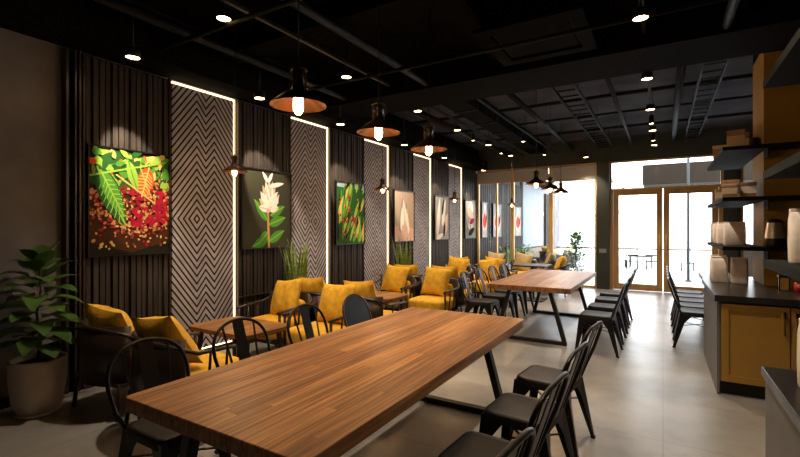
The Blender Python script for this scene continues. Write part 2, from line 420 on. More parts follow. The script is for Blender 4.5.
# recessed return between grey wall and first slats
struct('trim_2', MB().box(-4.72, -4.62, 1.84, 1.86, 0, 3.14, dark_wood).box(-4.72, -4.60, 1.90, 1.915, 0, 3.14, dark_wood).box(-4.72, -4.61, 1.94, 1.955, 0, 3.14, dark_wood).box(-4.72, -4.66, 1.86, 1.94, 0, 3.14, slat_back))
struct('trim_3', MB().box(-4.63, -4.595, 3.72, 4.6, .62, .635, dark_wood))
cv_lab = ['chevron wall panel nearest the camera, its zigzag lines largest', 'chevron wall panel between the white flower and the green plant pictures',
    'chevron wall panel right of the green and red plant picture', 'chevron wall panel right of the pale beige picture', 'chevron wall panel nearest the back windows']
for (a, c), lb in zip(PAN, cv_lab):
    t = empty('chevron_panel', lb, 'wall panel', (WX, (a + c) / 2, 1.61), 0, None)
    hw = (c - a) / 2
    MB().box(-.088, 0, -hw, hw - .03, -1.51, 1.49, chev_m).build('patterned_face', t)
    MB().box(-.088, -.02, -hw, hw, -1.61, -1.52, slat_back).build('plinth', t)
    e = MB(); e.box(-.06, .012, hw - .022, hw - .011, -1.49, 1.51, led_m).box(-.06, .012, -hw, hw - .026, 1.498, 1.51, led_m).box(-.06, .012, -hw, hw - .026, -1.522, -1.51, led_m)
    tag(e.build('led_strip', t), 'glowing warm white light strip')

# ------------------------------------------------------------------ pictures (flat prints made of coloured shapes)
ART = {}
def ac(name, r, g, b_):
    if name not in ART: ART[name] = pmat('ink_' + name, (r, g, b_), .75, spec=.08)
    return ART[name]
class Art:
    def __init__(s, w, h, bgc): s.mb = MB(); s.w = w; s.h = h; s.k = 0; s.poly([(0, 0), (1, 0), (1, 1), (0, 1)], bgc)
    def poly(s, pts, mat):
        s.k += 1; x = .0001 * s.k if s.k < 40 else .004 + .00001 * (s.k - 40)
        P = [((min(1, max(0, u)) - .5) * s.w, (min(1, max(0, v)) - .5) * s.h) for u, v in pts]
        s.mb.add([(x, u, v) for u, v in P], [tuple(range(len(P)))], mat)
    def leaf(s, a, b_, wd, mat, vein=None):
        ax, ay = a; bx, by = b_; dx, dy = bx - ax, by - ay; L = sqrt(dx * dx + dy * dy); nx, ny = -dy / L, dx / L
        L1 = []; L2 = []
        for i in range(11):
            t = i / 10; ww = wd * sin(pi * t ** .8) ** .8
            L1.append((ax + dx * t + nx * ww, ay + dy * t + ny * ww)); L2.append((ax + dx * t - nx * ww, ay + dy * t - ny * ww))
        s.poly(L1 + L2[::-1][1:-1], mat)
        if vein:
            s.line(a, b_, wd * .06 + .003, vein)
            if wd > .07:
                for i in range(2, 9):
                    t = i / 10; ww = wd * sin(pi * t ** .8) ** .8 * .9
                    c = (ax + dx * t, ay + dy * t); f = (ax + dx * (t + .1), ay + dy * (t + .1))
                    for sg in (-1, 1): s.line(c, (f[0] + nx * ww * sg, f[1] + ny * ww * sg), .005, vein)
    def line(s, a, b_, t, mat):
        dx, dy = b_[0] - a[0], b_[1] - a[1]; L = sqrt(dx * dx + dy * dy) or 1; nx, ny = -dy / L * t, dx / L * t
        s.poly([(a[0] + nx, a[1] + ny), (b_[0] + nx, b_[1] + ny), (b_[0] - nx, b_[1] - ny), (a[0] - nx, a[1] - ny)], mat)
    def dot(s, u, v, r, mat, asp=1, ang=0):
        s.poly([(u + r * cos(a) * cos(ang) - r * asp * sin(a) * sin(ang), v + (r * cos(a) * sin(ang) + r * asp * sin(a) * cos(ang)) * .8) for a in [2 * pi * i / 9 for i in range(9)]], mat)
dgreen = ac('deep_green', .02, .09, .02); mgreen = ac('mid_green', .07, .25, .03); lgreen = ac('light_green', .24, .42, .06); ylw = ac('straw', .55, .42, .12)
cher = ac('cherry', .34, .01, .03); crim = ac('crimson', .28, .008, .03); orr = ac('orange_red', .65, .09, .02); tan_ = ac('bean_tan', .5, .24, .09); brn = ac('bean_brown', .16, .05, .02)
blk = ac('near_black', .012, .012, .008); oliv = ac('dark_olive', .045, .045, .03); wht = ac('petal_white', .75, .72, .66); pnk = ac('pale_pink', .6, .4, .33); bei = ac('beige', .42, .33, .27); gry = ac('cool_grey', .27, .27, .27); sky_ = ac('grey_blue', .25, .33, .38); redd = ac('bright_red', .6, .05, .03)
def picture(kind, y0, w_, label, x=WX, z0=1.24, h=1.04):
    rnd = random.Random(kind * 13 + 1)
    t = empty('framed_picture', label, 'picture', (x + .012, y0 + w_ / 2, z0 + h / 2), 0, None)
    hw, hh = w_ / 2, h / 2
    MB().box(0, .02, -hw, hw, -hh, hh, slat_back).build('backing', t)
    f = MB(); e = .012
    f.box(0, .04, -hw - e, -hw, -hh - e, hh + e, black).box(0, .04, hw, hw + e, -hh - e, hh + e, black).box(0, .04, -hw, hw, hh, hh + e, black).box(0, .04, -hw, hw, -hh - e, -hh, black)
    f.build('picture_frame', t)
    if kind == 1:
        A = Art(w_, h, blk)
        A.poly([(.0, .12), (.5, .02), (1, .12), (1, .7), (0, .66)], ac('dark_soil_brown', .05, .018, .008))
        for i in range(26): A.leaf((rnd.random(), .6 + .4 * rnd.random()), (rnd.random(), .6 + .38 * rnd.random()), .04 + .04 * rnd.random(), rnd.choice((mgreen, lgreen, dgreen, lgreen, ylw)))
        for i in range(1100):
            u = rnd.random(); v = .06 + .70 * rnd.random()
            if v < .16 + .5 * abs(u - .62) ** 1.6 and rnd.random() < .85: continue
            if u < .35 and v > .62: continue
            A.dot(u, v, .014 + .014 * rnd.random(), rnd.choice((tan_, tan_, brn, cher, crim, tan_, ylw)), .65, rnd.random() * 3)
        for i in range(70):
            u, v = rnd.random(), .66 + .32 * rnd.random(); A.leaf((u, v), (u + rnd.uniform(-.16, .16), v + rnd.uniform(-.12, .10)), .022 + .015 * rnd.random(), rnd.choice((mgreen, lgreen, dgreen, mgreen, ylw, orr, dgreen)))
        for i in range(60):
            A.dot(.5 + .45 * rnd.random(), .28 + .36 * rnd.random(), .024 + .012 * rnd.random(), rnd.choice((cher, crim, cher)))
        A.leaf((.72, .86), (.62, .56), .10, orr, ylw)
        A.leaf((.45, .9), (.57, .6), .06, lgreen, mgreen)
        A.leaf((.08, .82), (.42, .28), .125, dgreen, lgreen)
        A.leaf((.12, .79), (.40, .36), .085, mgreen, lgreen)
        A.line((.0, .73), (.95, .93), .009, lgreen); A.line((.3, .76), (.8, .5), .008, ylw); A.line((.6, .85), (.75, .55), .006, ylw)
    elif kind == 2:
        A = Art(w_, h, oliv)
        A.line((.52, .0), (.5, .45), .022, tan_)
        for a_, b_, c_, d_ in ((.5, .35, .22, .62, ), (.52, .3, .88, .4), (.5, .12, .18, .02), (.52, .08, .85, .22), (.5, .2, .3, .05), (.55, .42, .86, .55)):
            A.leaf((a_, b_), (c_, d_), .065, mgreen, lgreen)
        for an in range(-5, 6):
            a = pi / 2 + an * .3; L = .36 - .01 * abs(an)
            A.leaf((.52, .5), (.52 + .7 * L * cos(a), .5 + L * sin(a) * 1.1), .05, wht if an % 2 else pnk, pnk)
        for i in range(9): A.leaf((.4 + .2 * rnd.random(), .45 + .15 * rnd.random()), (.3 + .45 * rnd.random(), .55 + .25 * rnd.random()), .03, wht)
        A.leaf((.5, .85), (.38, .98), .03, wht); A.leaf((.5, .85), (.6, .99), .03, wht); A.leaf((.52, .8), (.85, .86), .03, wht)
        A.dot(.5, .48, .04, pnk)
    elif kind == 3:
        A = Art(w_, h, dgreen)
        A.poly([(0, .92), (1, .9), (1, 1), (0, 1)], sky_)
        for i in range(70):
            u = rnd.random(); v = rnd.random() * .9; A.leaf((u, v), (u + .3 * (rnd.random() - .2), v + .32), .025 + .02 * rnd.random(), rnd.choice((mgreen, lgreen, dgreen, mgreen, ylw, blk)))
        for i in range(46): A.dot(.12 + .35 * rnd.random() + .3 * (i % 2), .05 + .75 * rnd.random(), .026, rnd.choice((cher, crim, orr)))
    elif kind == 4:
        A = Art(w_, h, bei)
        A.poly([(0, 0), (1, 0), (1, .25), (0, .3)], pnk)
        for i in range(16): u = .2 + .6 * rnd.random(); A.leaf((u, .1 + .2 * rnd.random()), (.5 + .4 * (rnd.random() - .5), .6 + .35 * rnd.random()), .06, rnd.choice((wht, wht, pnk, gry)))
    elif kind == 5:
        A = Art(w_, h, gry)
        A.leaf((.15, .05), (.35, .98), .12, wht); A.leaf((.6, .1), (.9, .6), .16, pnk, wht); A.leaf((.5, .3), (.75, .95), .1, wht); A.leaf((.62, .05), (.7, .42), .08, blk); A.leaf((.5, .55), (.62, .98), .06, blk)
        A.leaf((.1, .02), (.6, .12), .06, wht)
    elif kind == 6:
        A = Art(w_, h, gry)
        A.leaf((.5, .6), (.5, .98), .25, wht, pnk); A.leaf((.2, .75), (.8, .55), .12, pnk); A.leaf((.5, .22), (.5, .5), .2, wht, blk); A.leaf((.3, .1), (.9, .25), .09, blk); A.leaf((.4, .4), (.9, .5), .07, crim)
    else:
        A = Art(w_, h, gry)
        A.leaf((.5, .1), (.5, .9), .4, pnk); A.leaf((.5, .25), (.5, .7), .3, redd); A.leaf((.5, .75), (.55, .99), .15, wht); A.leaf((.7, .35), (.85, .7), .08, blk); A.leaf((.2, .0), (.8, .2), .1, bei)
    A.mb.build('print', t).location = (.0215, 0, 0)
picture(1, 2.01, .77, 'picture of red coffee cherries and a large green leaf, nearest the potted fig')
picture(2, 3.76, .83, 'dark picture of a white flower with green leaves on a brown stem')
picture(3, 5.62, .78, 'picture of green foliage strewn with red berries')
picture(4, 7.43, .80, 'beige and pale pink picture with white petal shapes')
picture(5, 9.25, .78, 'grey picture with tall white and black shapes')
picture(6, 11.08, .78, 'narrow looking grey picture with white and pink shapes, closest to the back windows')

# ------------------------------------------------------------------ ceiling services
def pipe(name, pts, r, mat, label, cat='pipe', seg=8, group=None): return tag(MB().tube(pts, r, mat, seg).build(name), label, cat, group)
def tray(y0, y1, x, z, wd, label):
    t = empty('cable_tray', label, 'cable tray', (x, y0, z))
    L = y1 - y0
    for sx in (-1, 1): MB().box(sx * wd / 2 - .012, sx * wd / 2 + .012, 0, L, -.03, .03, pipe_m).build('side_rail', t)
    k = .15
    while k < L: MB().box(-wd / 2 + .012, wd / 2 - .012, k, k + .03, -.02, 0, pipe_m).build('rung', t); k += .3
    hgr = MB()
    for k in (L * .15, L * .5, L * .85): hgr.box(-wd / 2 - .004, -wd / 2 + .004, k, k + .008, .03, 3.75 - z, pipe_m).box(wd / 2 - .004, wd / 2 + .004, k, k + .008, .03, 3.75 - z, pipe_m)
    hgr.build('hanger_rods', t)
def track(y0, y1, x, z, mat, label, top=3.66):
    t = empty('ceiling_track', label, 'lighting track', (x, y0, z))
    MB().box(-.018, .018, 0, y1 - y0, -.016, .016, mat).build('rail', t)
    h = MB()
    for k in (.1, .5, .9): h.tube([(0, k * (y1 - y0), .016), (0, k * (y1 - y0), top - z)], .005, pipe_m, 6)
    h.build('hanger_rods', t)
track(1.2, 4.95, -3.15, 3.42, cond_m, 'silver lighting track running over the lounge armchairs before the beam', 3.44)
track(5.9, 11.6, -3.15, 3.42, pipe_m, 'dark lighting track over the lounge, beyond the big beam', 3.75)
track(5.9, 11.6, -2.35, 3.42, pipe_m, 'dark lighting track left of the far table lamps', 3.75)
track(2.0, 4.95, -.16, 3.44, pipe_m, 'dark lighting track over the aisle before the big beam', 3.44 + .01)
track(5.9, 11.6, -.16, 3.44, pipe_m, 'dark lighting track over the aisle leading to the glass doors', 3.75)
tray(5.9, 11.8, -1.2, 3.5, .3, 'dark cable tray under the grey ceiling, in line with the far table')
tray(5.9, 11.8, .55, 3.55, .25, 'dark cable tray under the grey ceiling near the ochre column')
for i, y in enumerate((6.6, 7.7, 8.9, 10.2)):
    pipe('ceiling_pipe', [(-4.3, y, 3.62), (3.5, y, 3.62)], .03 if i % 2 else .022, pipe_m, ['thin dark pipe crossing the ceiling just beyond the big beam', 'second dark pipe crossing the ceiling beyond the big beam', 'dark pipe crossing the ceiling, third beyond the big beam', 'dark pipe crossing the ceiling nearest the back wall'][i])
for x, r, lb in ((-2.0, .045, 'dark pipe running lengthwise left of the far pendant lamps'), (-.65, .03, 'dark lengthwise pipe between the tray and the aisle track'), (.2, .05, 'thick dark lengthwise pipe right of the aisle track'), (-3.7, .06, 'thick dark pipe running lengthwise along the left wall ceiling')):
    pipe('ceiling_pipe', [(x, 5.9, 3.55), (x, 11.95, 3.55)], r, pipe_m, lb)
for x, y0, lb in ((-2.6, -2, 'dark pipe above the main table running into the beam'), (-3.9, -2, 'dark pipe beside the slatted wall top before the beam'), (.5, -2, 'dark pipe above the bar counter before the beam')):
    pipe('ceiling_pipe', [(x, y0, 3.36), (x, 4.98, 3.36)], .04, pipe_m, lb)
for i, y in enumerate((2.5, 4.2)):
    pipe('ceiling_pipe', [(-4.25, y, 3.28), (3.4, y, 3.28)], .022, pipe_m, ['thin dark crosswise pipe over the near table', 'thin dark crosswise pipe in front of the air conditioner'][i])
# air duct
t = empty('air_duct', 'dark rectangular air duct under the grey ceiling beyond the beam', 'duct', (-2.85, 5.9, 3.5))
MB().box(-.2, .2, 0, 5.9, -.02, .24, ceil_m, .01).build('duct_body', t)
r = MB()
for k in range(1, 6): r.box(-.215, .215, k - .02, k + .02, -.035, .24, pipe_m)
r.build('flanges', t)
# cassette air conditioner
t = empty('ceiling_air_conditioner', 'black square cassette air conditioner in the ceiling over the near table', 'air conditioner', (-1.05, 4.35, 3.32))
MB().box(-.42, .42, -.42, .42, .04, .33, pipe_m).build('housing', t)
f = MB(); f.box(-.48, .48, -.48, -.36, 0, .04, ceil_m).box(-.48, .48, .36, .48, 0, .04, ceil_m).box(-.48, -.36, -.36, .36, 0, .04, ceil_m).box(.36, .48, -.36, .36, 0, .04, ceil_m); f.build('frame', t)
MB().box(-.33, .33, -.33, .33, .015, .039, ceil_m).build('intake_grille', t)

# ------------------------------------------------------------------ lamps
def spot(parent, loc, target, power, size, blend=.6, rad=.03, color=WARM):
    L = bpy.data.lights.new('lamp_light', 'SPOT'); L.energy = power; L.color = color; L.spot_size = size; L.spot_blend = blend; L.shadow_soft_size = rad
    o = bpy.data.objects.new('lamp_light', L); COL.objects.link(o); o.parent = parent; o.location = loc
    d = Vector(target) - Vector(loc); o.rotation_euler = d.to_track_quat('-Z', 'Y').to_euler()
    return o
def downlight(x, y, z, top, label, group, power, target=None, size=radians(95), blend=.6):
    t = empty('downlight', label, 'ceiling light', (x, y, z), 0, group)
    MB().lathe([(.057, .0), (.062, .002), (.062, .07), (.0, .07)], black, seg=20).lathe([(.057, 0), (.055, .012)], black, seg=20).build('housing', t)
    MB().tube([(0, 0, .07), (0, 0, top - z)], .008, black, 8).build('stem', t)
    MB().lathe([(.0001, .006), (.056, .006)], lens_m, seg=20).build('lens', t)
    spot(t, (0, 0, -.012), target or (0, 0, -2), power, size, blend)
    return t
for i, (y, px) in enumerate(((2.42, 0), (4.1, 0), (5.85, 0), (7.35, 0), (9.0, 0), (10.6, 0))):
    downlight(-3.2, y, 3.28, 3.66 if i < 2 else 3.75, ['warm downlight over the lounge nearest the camera, top of picture', 'warm downlight over the lounge, second of the upper row', 'warm downlight over the lounge just past the big beam',
        'warm downlight over the lounge above the second pair of armchairs', 'small warm downlight over the far lounge', 'small warm downlight over the lounge nearest the windows'][i], 'downlights over the lounge', P_DOWN)
for i, y in enumerate((2.5, 4.14, 5.86, 7.4, 9.0, 10.6)):
    downlight(-.16, y, 3.24, 3.66 if i < 2 else 3.75, ['warm downlight over the aisle, above the picture edge', 'warm downlight over the aisle nearest the camera in view', 'warm downlight over the aisle just past the big beam', 'warm downlight over the aisle, next beyond the beam lamp', 'small warm downlight over the aisle, second from the doors', 'small warm downlight over the aisle nearest the glass doors'][i], 'downlights over the aisle', P_DOWN)
downlight(-1.62, 11.55, 3.24, 3.75, 'warm downlight close to the brightest back window', 'downlight by the window', P_DOWN)
for i, (a, c) in enumerate(SL):
    yc = (a + c) / 2; x = -4.05; yl = (2.12, 3.55, 5.05, 6.9, 8.6, 11.0)[i]
    downlight(x, yl, 3.02, 3.75, 'small picture light above ' + ['the coffee cherry picture', 'the white flower picture', 'the green and red berry picture', 'the beige picture', 'the grey and white picture', 'the last picture by the windows'][i],
        'picture lights along the slatted wall', P_WASH, (-.60, (yc - yl) * 1.03, -.98), radians(35), .35)
def track_spot(x, y, label):
    t = empty('track_spotlight', label, 'spotlight', (x, y, 3.2), 0, 'black track spotlights')
    MB().lathe([(.035, 0), (.04, .01), (.04, .13), (.0, .14)], black, seg=16).build('housing', t)
    MB().tube([(0, 0, .13), (0, 0, .22)], .01, black, 8).build('mount', t)
    MB().lathe([(.0001, .006), (.034, .006)], lens_m, seg=16).build('lens', t)
track_spot(-3.15, 8.0, 'black cylindrical spotlight on the lounge track, nearest one'); track_spot(-3.15, 9.7, 'black cylindrical spotlight on the lounge track, farthest one')
track_spot(-2.35, 8.6, 'black cylindrical spotlight on the track beside the far lamps, nearer one'); track_spot(-2.35, 10.4, 'black cylindrical spotlight on the track beside the far lamps, by the windows')
track_spot(-.16, 8.2, 'black cylindrical spotlight on the aisle track, nearer one'); track_spot(-.16, 9.8, 'black cylindrical spotlight on the aisle track, near the doors')

def pendant(x, y, z, rad, label, group, top=3.75, power=BULB_W, src={}):
    key = rad
    t = empty('pendant_lamp', label, 'pendant lamp', (x, y, z), 0, group)
    s = rad / .16
    MB().lathe([(rad, 0), (rad * .98, .006), (rad * .55, .06 * s), (rad * .28, .085 * s), (rad * .22, .11 * s)], shade_m, seg=40).build('shade', t)
    tag(MB().lathe([(rad * .985, -.001), (rad * .54, .054 * s), (rad * .26, .078 * s), (.001, .08 * s)], copper, seg=40).build('shade_lining', t), 'copper coloured shade lining')
    MB().lathe([(rad * .22, .11 * s), (rad * .2, .15 * s), (rad * .24, .152 * s), (rad * .24, .2 * s), (rad * .1, .215 * s), (.004, .225 * s)], black, seg=20).build('lamp_holder', t)
    c = MB()
    for k in range(6): a = k * pi / 3; c.tube([(rad * .30 * cos(a), rad * .30 * sin(a), .10 * s), (rad * .30 * cos(a), rad * .30 * sin(a), .2 * s)], .003, bronze, 6)
    c.tube([(rad * .30 * cos(a), rad * .30 * sin(a), .2 * s) for a in [2 * pi * k / 16 for k in range(16)]], .004, bronze, 6, closed=True)
    c.build('wire_cage', t)
    MB().tube([(0, 0, .22 * s), (0, 0, top - z)], .004, black, 6).build('cord', t)
    MB().lathe([(.012 * s, .075 * s), (.026 * s, .06 * s), (.029 * s, 0), (.027 * s, -.03 * s), (.014 * s, -.05 * s), (.0005, -.055 * s)], bulb_m, seg=16).build('bulb', t)
    L = bpy.data.lights.new('bulb_light', 'POINT'); L.energy = power; L.color = (1, .62, .3); L.shadow_soft_size = .02
    o = bpy.data.objects.new('bulb_light', L); COL.objects.link(o); o.parent = t; o.location = (0, 0, -.075 * s)
for i, (y, top) in enumerate(((1.84, 3.66), (2.66, 3.66), (3.46, 3.66))):
    pendant(-1.78, y, 2.2, .16, ['large pendant lamp nearest the camera over the near table', 'middle pendant lamp over the near table', 'third pendant lamp, over the far end of the near table'][i], 'pendant lamps over the near table', top)
for i, y in enumerate((7.05, 8.05, 9.0)):
    pendant(-1.72, y, 2.2, .16, ['pendant lamp over the far table, nearest of that row', 'middle pendant lamp over the far table, overlapped by the first', 'pendant lamp over the far table, nearest the bright window'][i], 'pendant lamps over the far table')
for i, (x, y, top) in enumerate(((-3.77, 2.98, 3.66), (-3.62, 5.52, 3.3), (-3.63, 8.2, 3.75), (-3.2, 10.7, 3.75))):
    pendant(x, y, 2.08, .13, ['small pendant lamp over the nearest coffee table, beside the light strip', 'small pendant lamp over the second coffee table', 'small pendant lamp over the third coffee table', 'small pendant lamp over the coffee table nearest the windows'][i], 'small pendant lamps over the coffee tables', top, BULB_W * .7)

# ------------------------------------------------------------------ long tables
def long_table(y0, y1, label, grp=None):
    x0, x1 = -2.065, -.985; xc = (x0 + x1) / 2; yc = (y0 + y1) / 2
    t = empty('long_table', label, 'table', (xc, yc, 0), 0, None)
    hx, hy = (x1 - x0) / 2, (y1 - y0) / 2
    bm = bmesh.new(); bmesh.ops.create_cube(bm, size=1)
    for v in bm.verts: v.co = Vector((v.co.x * 2 * hx, v.co.y * 2 * hy, .7175 + v.co.z * .065))
    bmesh.ops.bevel(bm, geom=[e for e in bm.edges if abs(e.verts[0].co.z - e.verts[1].co.z) > .01], offset=.03, segments=4, affect='EDGES', profile=.5)
    bmesh.ops.bevel(bm, geom=[e for e in bm.edges if abs(e.verts[0].co.z - e.verts[1].co.z) < .001 and len(e.link_faces) == 2 and abs(e.link_faces[0].normal.z - e.link_faces[1].normal.z) > .5], offset=.003, segments=1, affect='EDGES')
    bm.verts.index_update()
    mb = MB().add([v.co[:] for v in bm.verts], [[v.index for v in f.verts] for f in bm.faces], wood); bm.free()
    mb.build('tabletop', t)
    for ye in (-hy + .17, hy - .27):
        fr = MB()
        fr.box(-.47, .47, ye - .03, ye + .03, 0, .045, table_steel).build('foot_bar', t)
        for sx in (-1, 1): MB().bar((sx * .44, ye, .045), (sx * .27, ye, .665), .05, .06, table_steel, up=(0, 1, 0)).build('leg', t)
        MB().box(-.36, .36, ye - .03, ye + .03, .665, .685, table_steel).build('top_bar', t)
    MB().box(-.03, .03, -hy + .17, hy - .27, .645, .665, table_steel).build('stretcher', t)
long_table(1.04, 3.66, 'long walnut strip table in the foreground on black trapezoid legs')
long_table(5.73, 8.22, 'long walnut strip table farther back before the windows, on black trapezoid legs')

# ------------------------------------------------------------------ metal cafe chair: faces +X, origin at seat centre on floor
def rr(hx, hy, r, n=5):
    P = []
    for cx, cy, a0 in ((hx - r, hy - r, 0), (-hx + r, hy - r, pi / 2), (-hx + r, -hy + r, pi), (hx - r, -hy + r, 3 * pi / 2)):
        for k in range(n + 1): a = a0 + k * pi / 2 / n; P.append((cx + r * cos(a), cy + r * sin(a)))
    return P
def metal_chair(kind='open', hw=.225, sq=1.0):
    t = empty('metal_chair', '-', 'chair')
    P = rr(.185, .185, .06); n = len(P); mb = MB()
    rings = [(1.0, .40), (1.0, .445), (.97, .455), (.85, .452), (.4, .444)]
    vs = [(x * s, y * s, z) for s, z in rings for x, y in P]
    fs = [(i * n + k, i * n + (k + 1) % n, (i + 1) * n + (k + 1) % n, (i + 1) * n + k) for i in range(4) for k in range(n)] + [tuple(4 * n + k for k in range(n))]
    mb.add(vs, fs, black_soft, True); mb.build('seat', t)
    for sx in (-1, 1):
        for sy in (-1, 1):
            l = MB(); top = (sx * .165, sy * .165, .435); bot = (sx * (.225 if sx > 0 else .26), sy * .215, .0)
            A = Vector(top); B = Vector(bot)
            # folded sheet: two plates meeting at the outer corner
            for (dx, dy) in ((-sx, 0), (0, -sy)):
                nrm = (0, sy * -.004, 0) if dx else (sx * -.004, 0, 0)
                q = [A + Vector((sx * .018, sy * .018, 0)), A + Vector((sx * .018 + dx * .15, sy * .018 + dy * .15, 0)), A.lerp(B, .10) + Vector((dx * .105, dy * .105, 0)), A.lerp(B, .28) + Vector((dx * .058, dy * .058, 0)), B + Vector((dx * .026, dy * .026, 0)), B]
                q2 = [p + Vector(nrm) for p in q]; 
                l.add([tuple(p) for p in q + q2], [(0, 1, 2), (0, 2, 3), (0, 3, 4, 5), (8, 7, 6), (9, 8, 6), (11, 10, 9, 6)] + [(i, 6 + i, 6 + (i + 1) % 6, (i + 1) % 6) for i in range(6)], black)
            l.box(B.x - .014 - .01 * sx, B.x + .014 - .01 * sx, B.y - .014 - .01 * sy, B.y + .014 - .01 * sy, 0, .015, black)
            l.build('leg', t)
    MB().bar((.2, .2, .28), (-.2, -.2, .28), .014, .006, black).bar((.2, -.2, .272), (-.2, .2, .272), .014, .006, black).build('cross_brace', t)
    # back hoop: starts at rear corners, leans back
    pts = []
    W = hw
    for k in range(23):
        u = k / 22; a = pi * u
        if True:
            y = W * abs(cos(a)) ** sq * (1 if cos(a) > 0 else -1)
            z = .64 + .21 * max(0, sin(a)) ** (.75 * sq)
        x = -.185 - .13 * (z - .45) / .4
        pts.append((x, y, z))
    full = [(-.175, .175, .44), (-.20, W * .5 + .098, .52)] + pts + [(-.20, -W * .5 - .098, .52), (-.175, -.175, .44)]
    MB().tube(full, .0115, steel_grey if kind != 'open' else black, 8).build('back_hoop', t)
    def X(z): return -.185 - .13 * (z - .45) / .4
    if kind == 'open':
        MB().bar((X(.44), 0, .44), (X(.845), 0, .845), .10, .006, black, .085, .006, up=(1, 0, 0)).build('back_splat', t)
        for sy in (-1, 1): MB().bar((X(.44), sy * .095, .44), (X(.81), sy * .13, .82), .014, .006, black, up=(1, 0, 0)).build('side_bar', t)
    else:
        poly = [(y * .97, z) for x, y, z in full]
        mb = MB(); m_ = len(poly)
        vs = [(X(z), y, z) for y, z in poly] + [(X(z) + .006, y, z) for y, z in poly]
        mb.add(vs, [tuple(range(m_))[::-1], tuple(range(m_, 2 * m_))] + [(i, (i + 1) % m_, m_ + (i + 1) % m_, m_ + i) for i in range(m_)], black)
        for k in range(-2, 3): mb.bar((X(.45) - .004, k * .06, .46), (X(.8) - .004, k * .06, .8), .012, .006, black_soft, up=(1, 0, 0))
        mb.build('back_panel', t)
    return t
ch0 = metal_chair()
ch_s = metal_chair('solid', .2)
ch_w = metal_chair('open', .24, .5)
used = [False]; usedw = [False]
def put(x, y, rz, label, group):
    rz += random.uniform(-.04, .04)
    if group != GL and group != GF:
        o = ch_w if not usedw[0] else dup(ch_w)
        usedw[0] = True; o.location = (x, y, 0); o.rotation_euler = (0, 0, rz); o['label'] = label; o['group'] = group; return o
    if not used[0]:
        used[0] = True; ch0.location = (x, y, 0); ch0.rotation_euler = (0, 0, rz); ch0['label'] = label; ch0['group'] = group; return ch0
    return dup(ch0, (x, y, 0), rz, label, group)
GL = 'metal chairs on the lounge side of the near table'; GF = 'metal chairs on the lounge side of the far table'
put(-2.28, 1.42, .0, 'black metal chair at the near table, closest to the potted fig', GL)
put(-2.30, 2.08, .0, 'black metal chair at the near table in front of the first coffee table', GL)
put(-2.30, 2.76, .0, 'black metal chair at the near table, third on the lounge side', GL)
tag(ch_s, 'dark metal chair with a closed rounded back and pale rim at the near table', None, GL); ch_s.location = (-2.29, 3.43, 0)
GR = 'metal chairs on the aisle side of the near table'
for y, lb in ((1.31, 'black metal chair on the aisle side, cut by the bottom of the picture'), (1.95, 'black metal chair on the aisle side of the near table, second from the bottom'), (2.57, 'black metal chair on the aisle side of the near table, second from its far end'), (3.23, 'black metal chair at the far right corner of the near table')):
    put(-.70, y, pi - .07, lb, GR)
GF = 'metal chairs on the lounge side of the far table'
for y, lb in ((6.1, 'black metal chair at the far table, nearest on the lounge side'), (6.75, 'black metal chair at the far table, second on the lounge side'), (7.35, 'black metal chair at the far table, third on the lounge side'), (7.95, 'black metal chair at the far table, farthest on the lounge side')):
    put(-2.25, y, 0, lb, GF)
GA = 'metal chairs on the aisle side of the far table'
for y, lb in ((5.87, 'black metal chair on the aisle side of the far table, nearest one'), (6.55, 'black metal chair on the aisle side of the far table, second from the front'), (7.23, 'black metal chair on the aisle side of the far table, second from the doors'), (7.91, 'black metal chair on the aisle side of the far table, closest to the doors')):
    put(-.69, y, pi, lb, GA)
GB = 'metal chairs in the row by the counter'
for k, lb in enumerate(('black metal chair by the counter, nearest of that row', 'black metal chair by the counter, second of that row', 'black metal chair by the counter, middle of that row', 'black metal chair by the counter, fourth of that row', 'black metal chair by the counter, closest to the glass doors')):
    put(.37, 6.72 + .5 * k, 0, lb, GB)

# ------------------------------------------------------------------ armchair: faces -Y
def armchair():
    t = empty('armchair', '-', 'armchair')
    MB().soft(0, -.03, .37, .285, .32, .095, yellow, 6).build('seat_cushion', t)
    MB().soft(0, .235, .52, .225, .045, .13, yellow, 5).build('back_cushion', t)
    MB().box(-.30, .30, -.31, .29, .245, .275, dark_wood, .006).build('seat_frame', t)
    # curved back shell
    mb = MB(); n = 12; vs = []
    for k in range(n + 1):
        a = pi * (.12 + .76 * k / n); x = -.345 * cos(a) ; y = .12 + .235 * sin(a)
        for dr in (0, .018): vs += [(x * (1 - dr), y - dr, .25), (x * (1 - dr), y - dr, .72)]
    fs = []
    for k in range(n):
        b = 4 * k; c = b + 4
        fs += [(b, c, c + 1, b + 1), (b + 2, b + 3, c + 3, c + 2), (b + 1, c + 1, c + 3, b + 3), (b, b + 2, c + 2, c)]
    fs += [(0, 1, 3, 2), (4 * n, 4 * n + 2, 4 * n + 3, 4 * n + 1)]
    mb.add(vs, fs, dark_wood, True); mb.build('back_shell', t)
    pts = [(-.325, -.30, .585), (-.34, -.1, .60)] + [(-.35 * cos(a), .12 + .245 * sin(a), .61 + .1 * sin(a)) for a in [pi * k / 14 for k in range(15)]] + [(.34, -.1, .60), (.325, -.30, .585)]
    MB().tube(pts, .02, dark_wood, 8, flat=.75).build('arm_rail', t)
    for sx in (-1, 1):
        MB().tube([(sx * .335, -.27, .0), (sx * .325, -.27, .58)], .016, dark_wood, 8).build('leg', t)
        MB().tube([(sx * .31, .30, .0), (sx * .30, .27, .27)], .016, dark_wood, 8).build('leg', t)
        for yy in (-.12, .02): MB().tube([(sx * .31, yy, .26), (sx * .345, yy, .60)], .010, dark_wood, 8).build('spindle', t)
        MB().bar((sx * .31, -.27, .26), (sx * .31, .27, .26), .02, .03, dark_wood).build('side_rail', t)
    return t
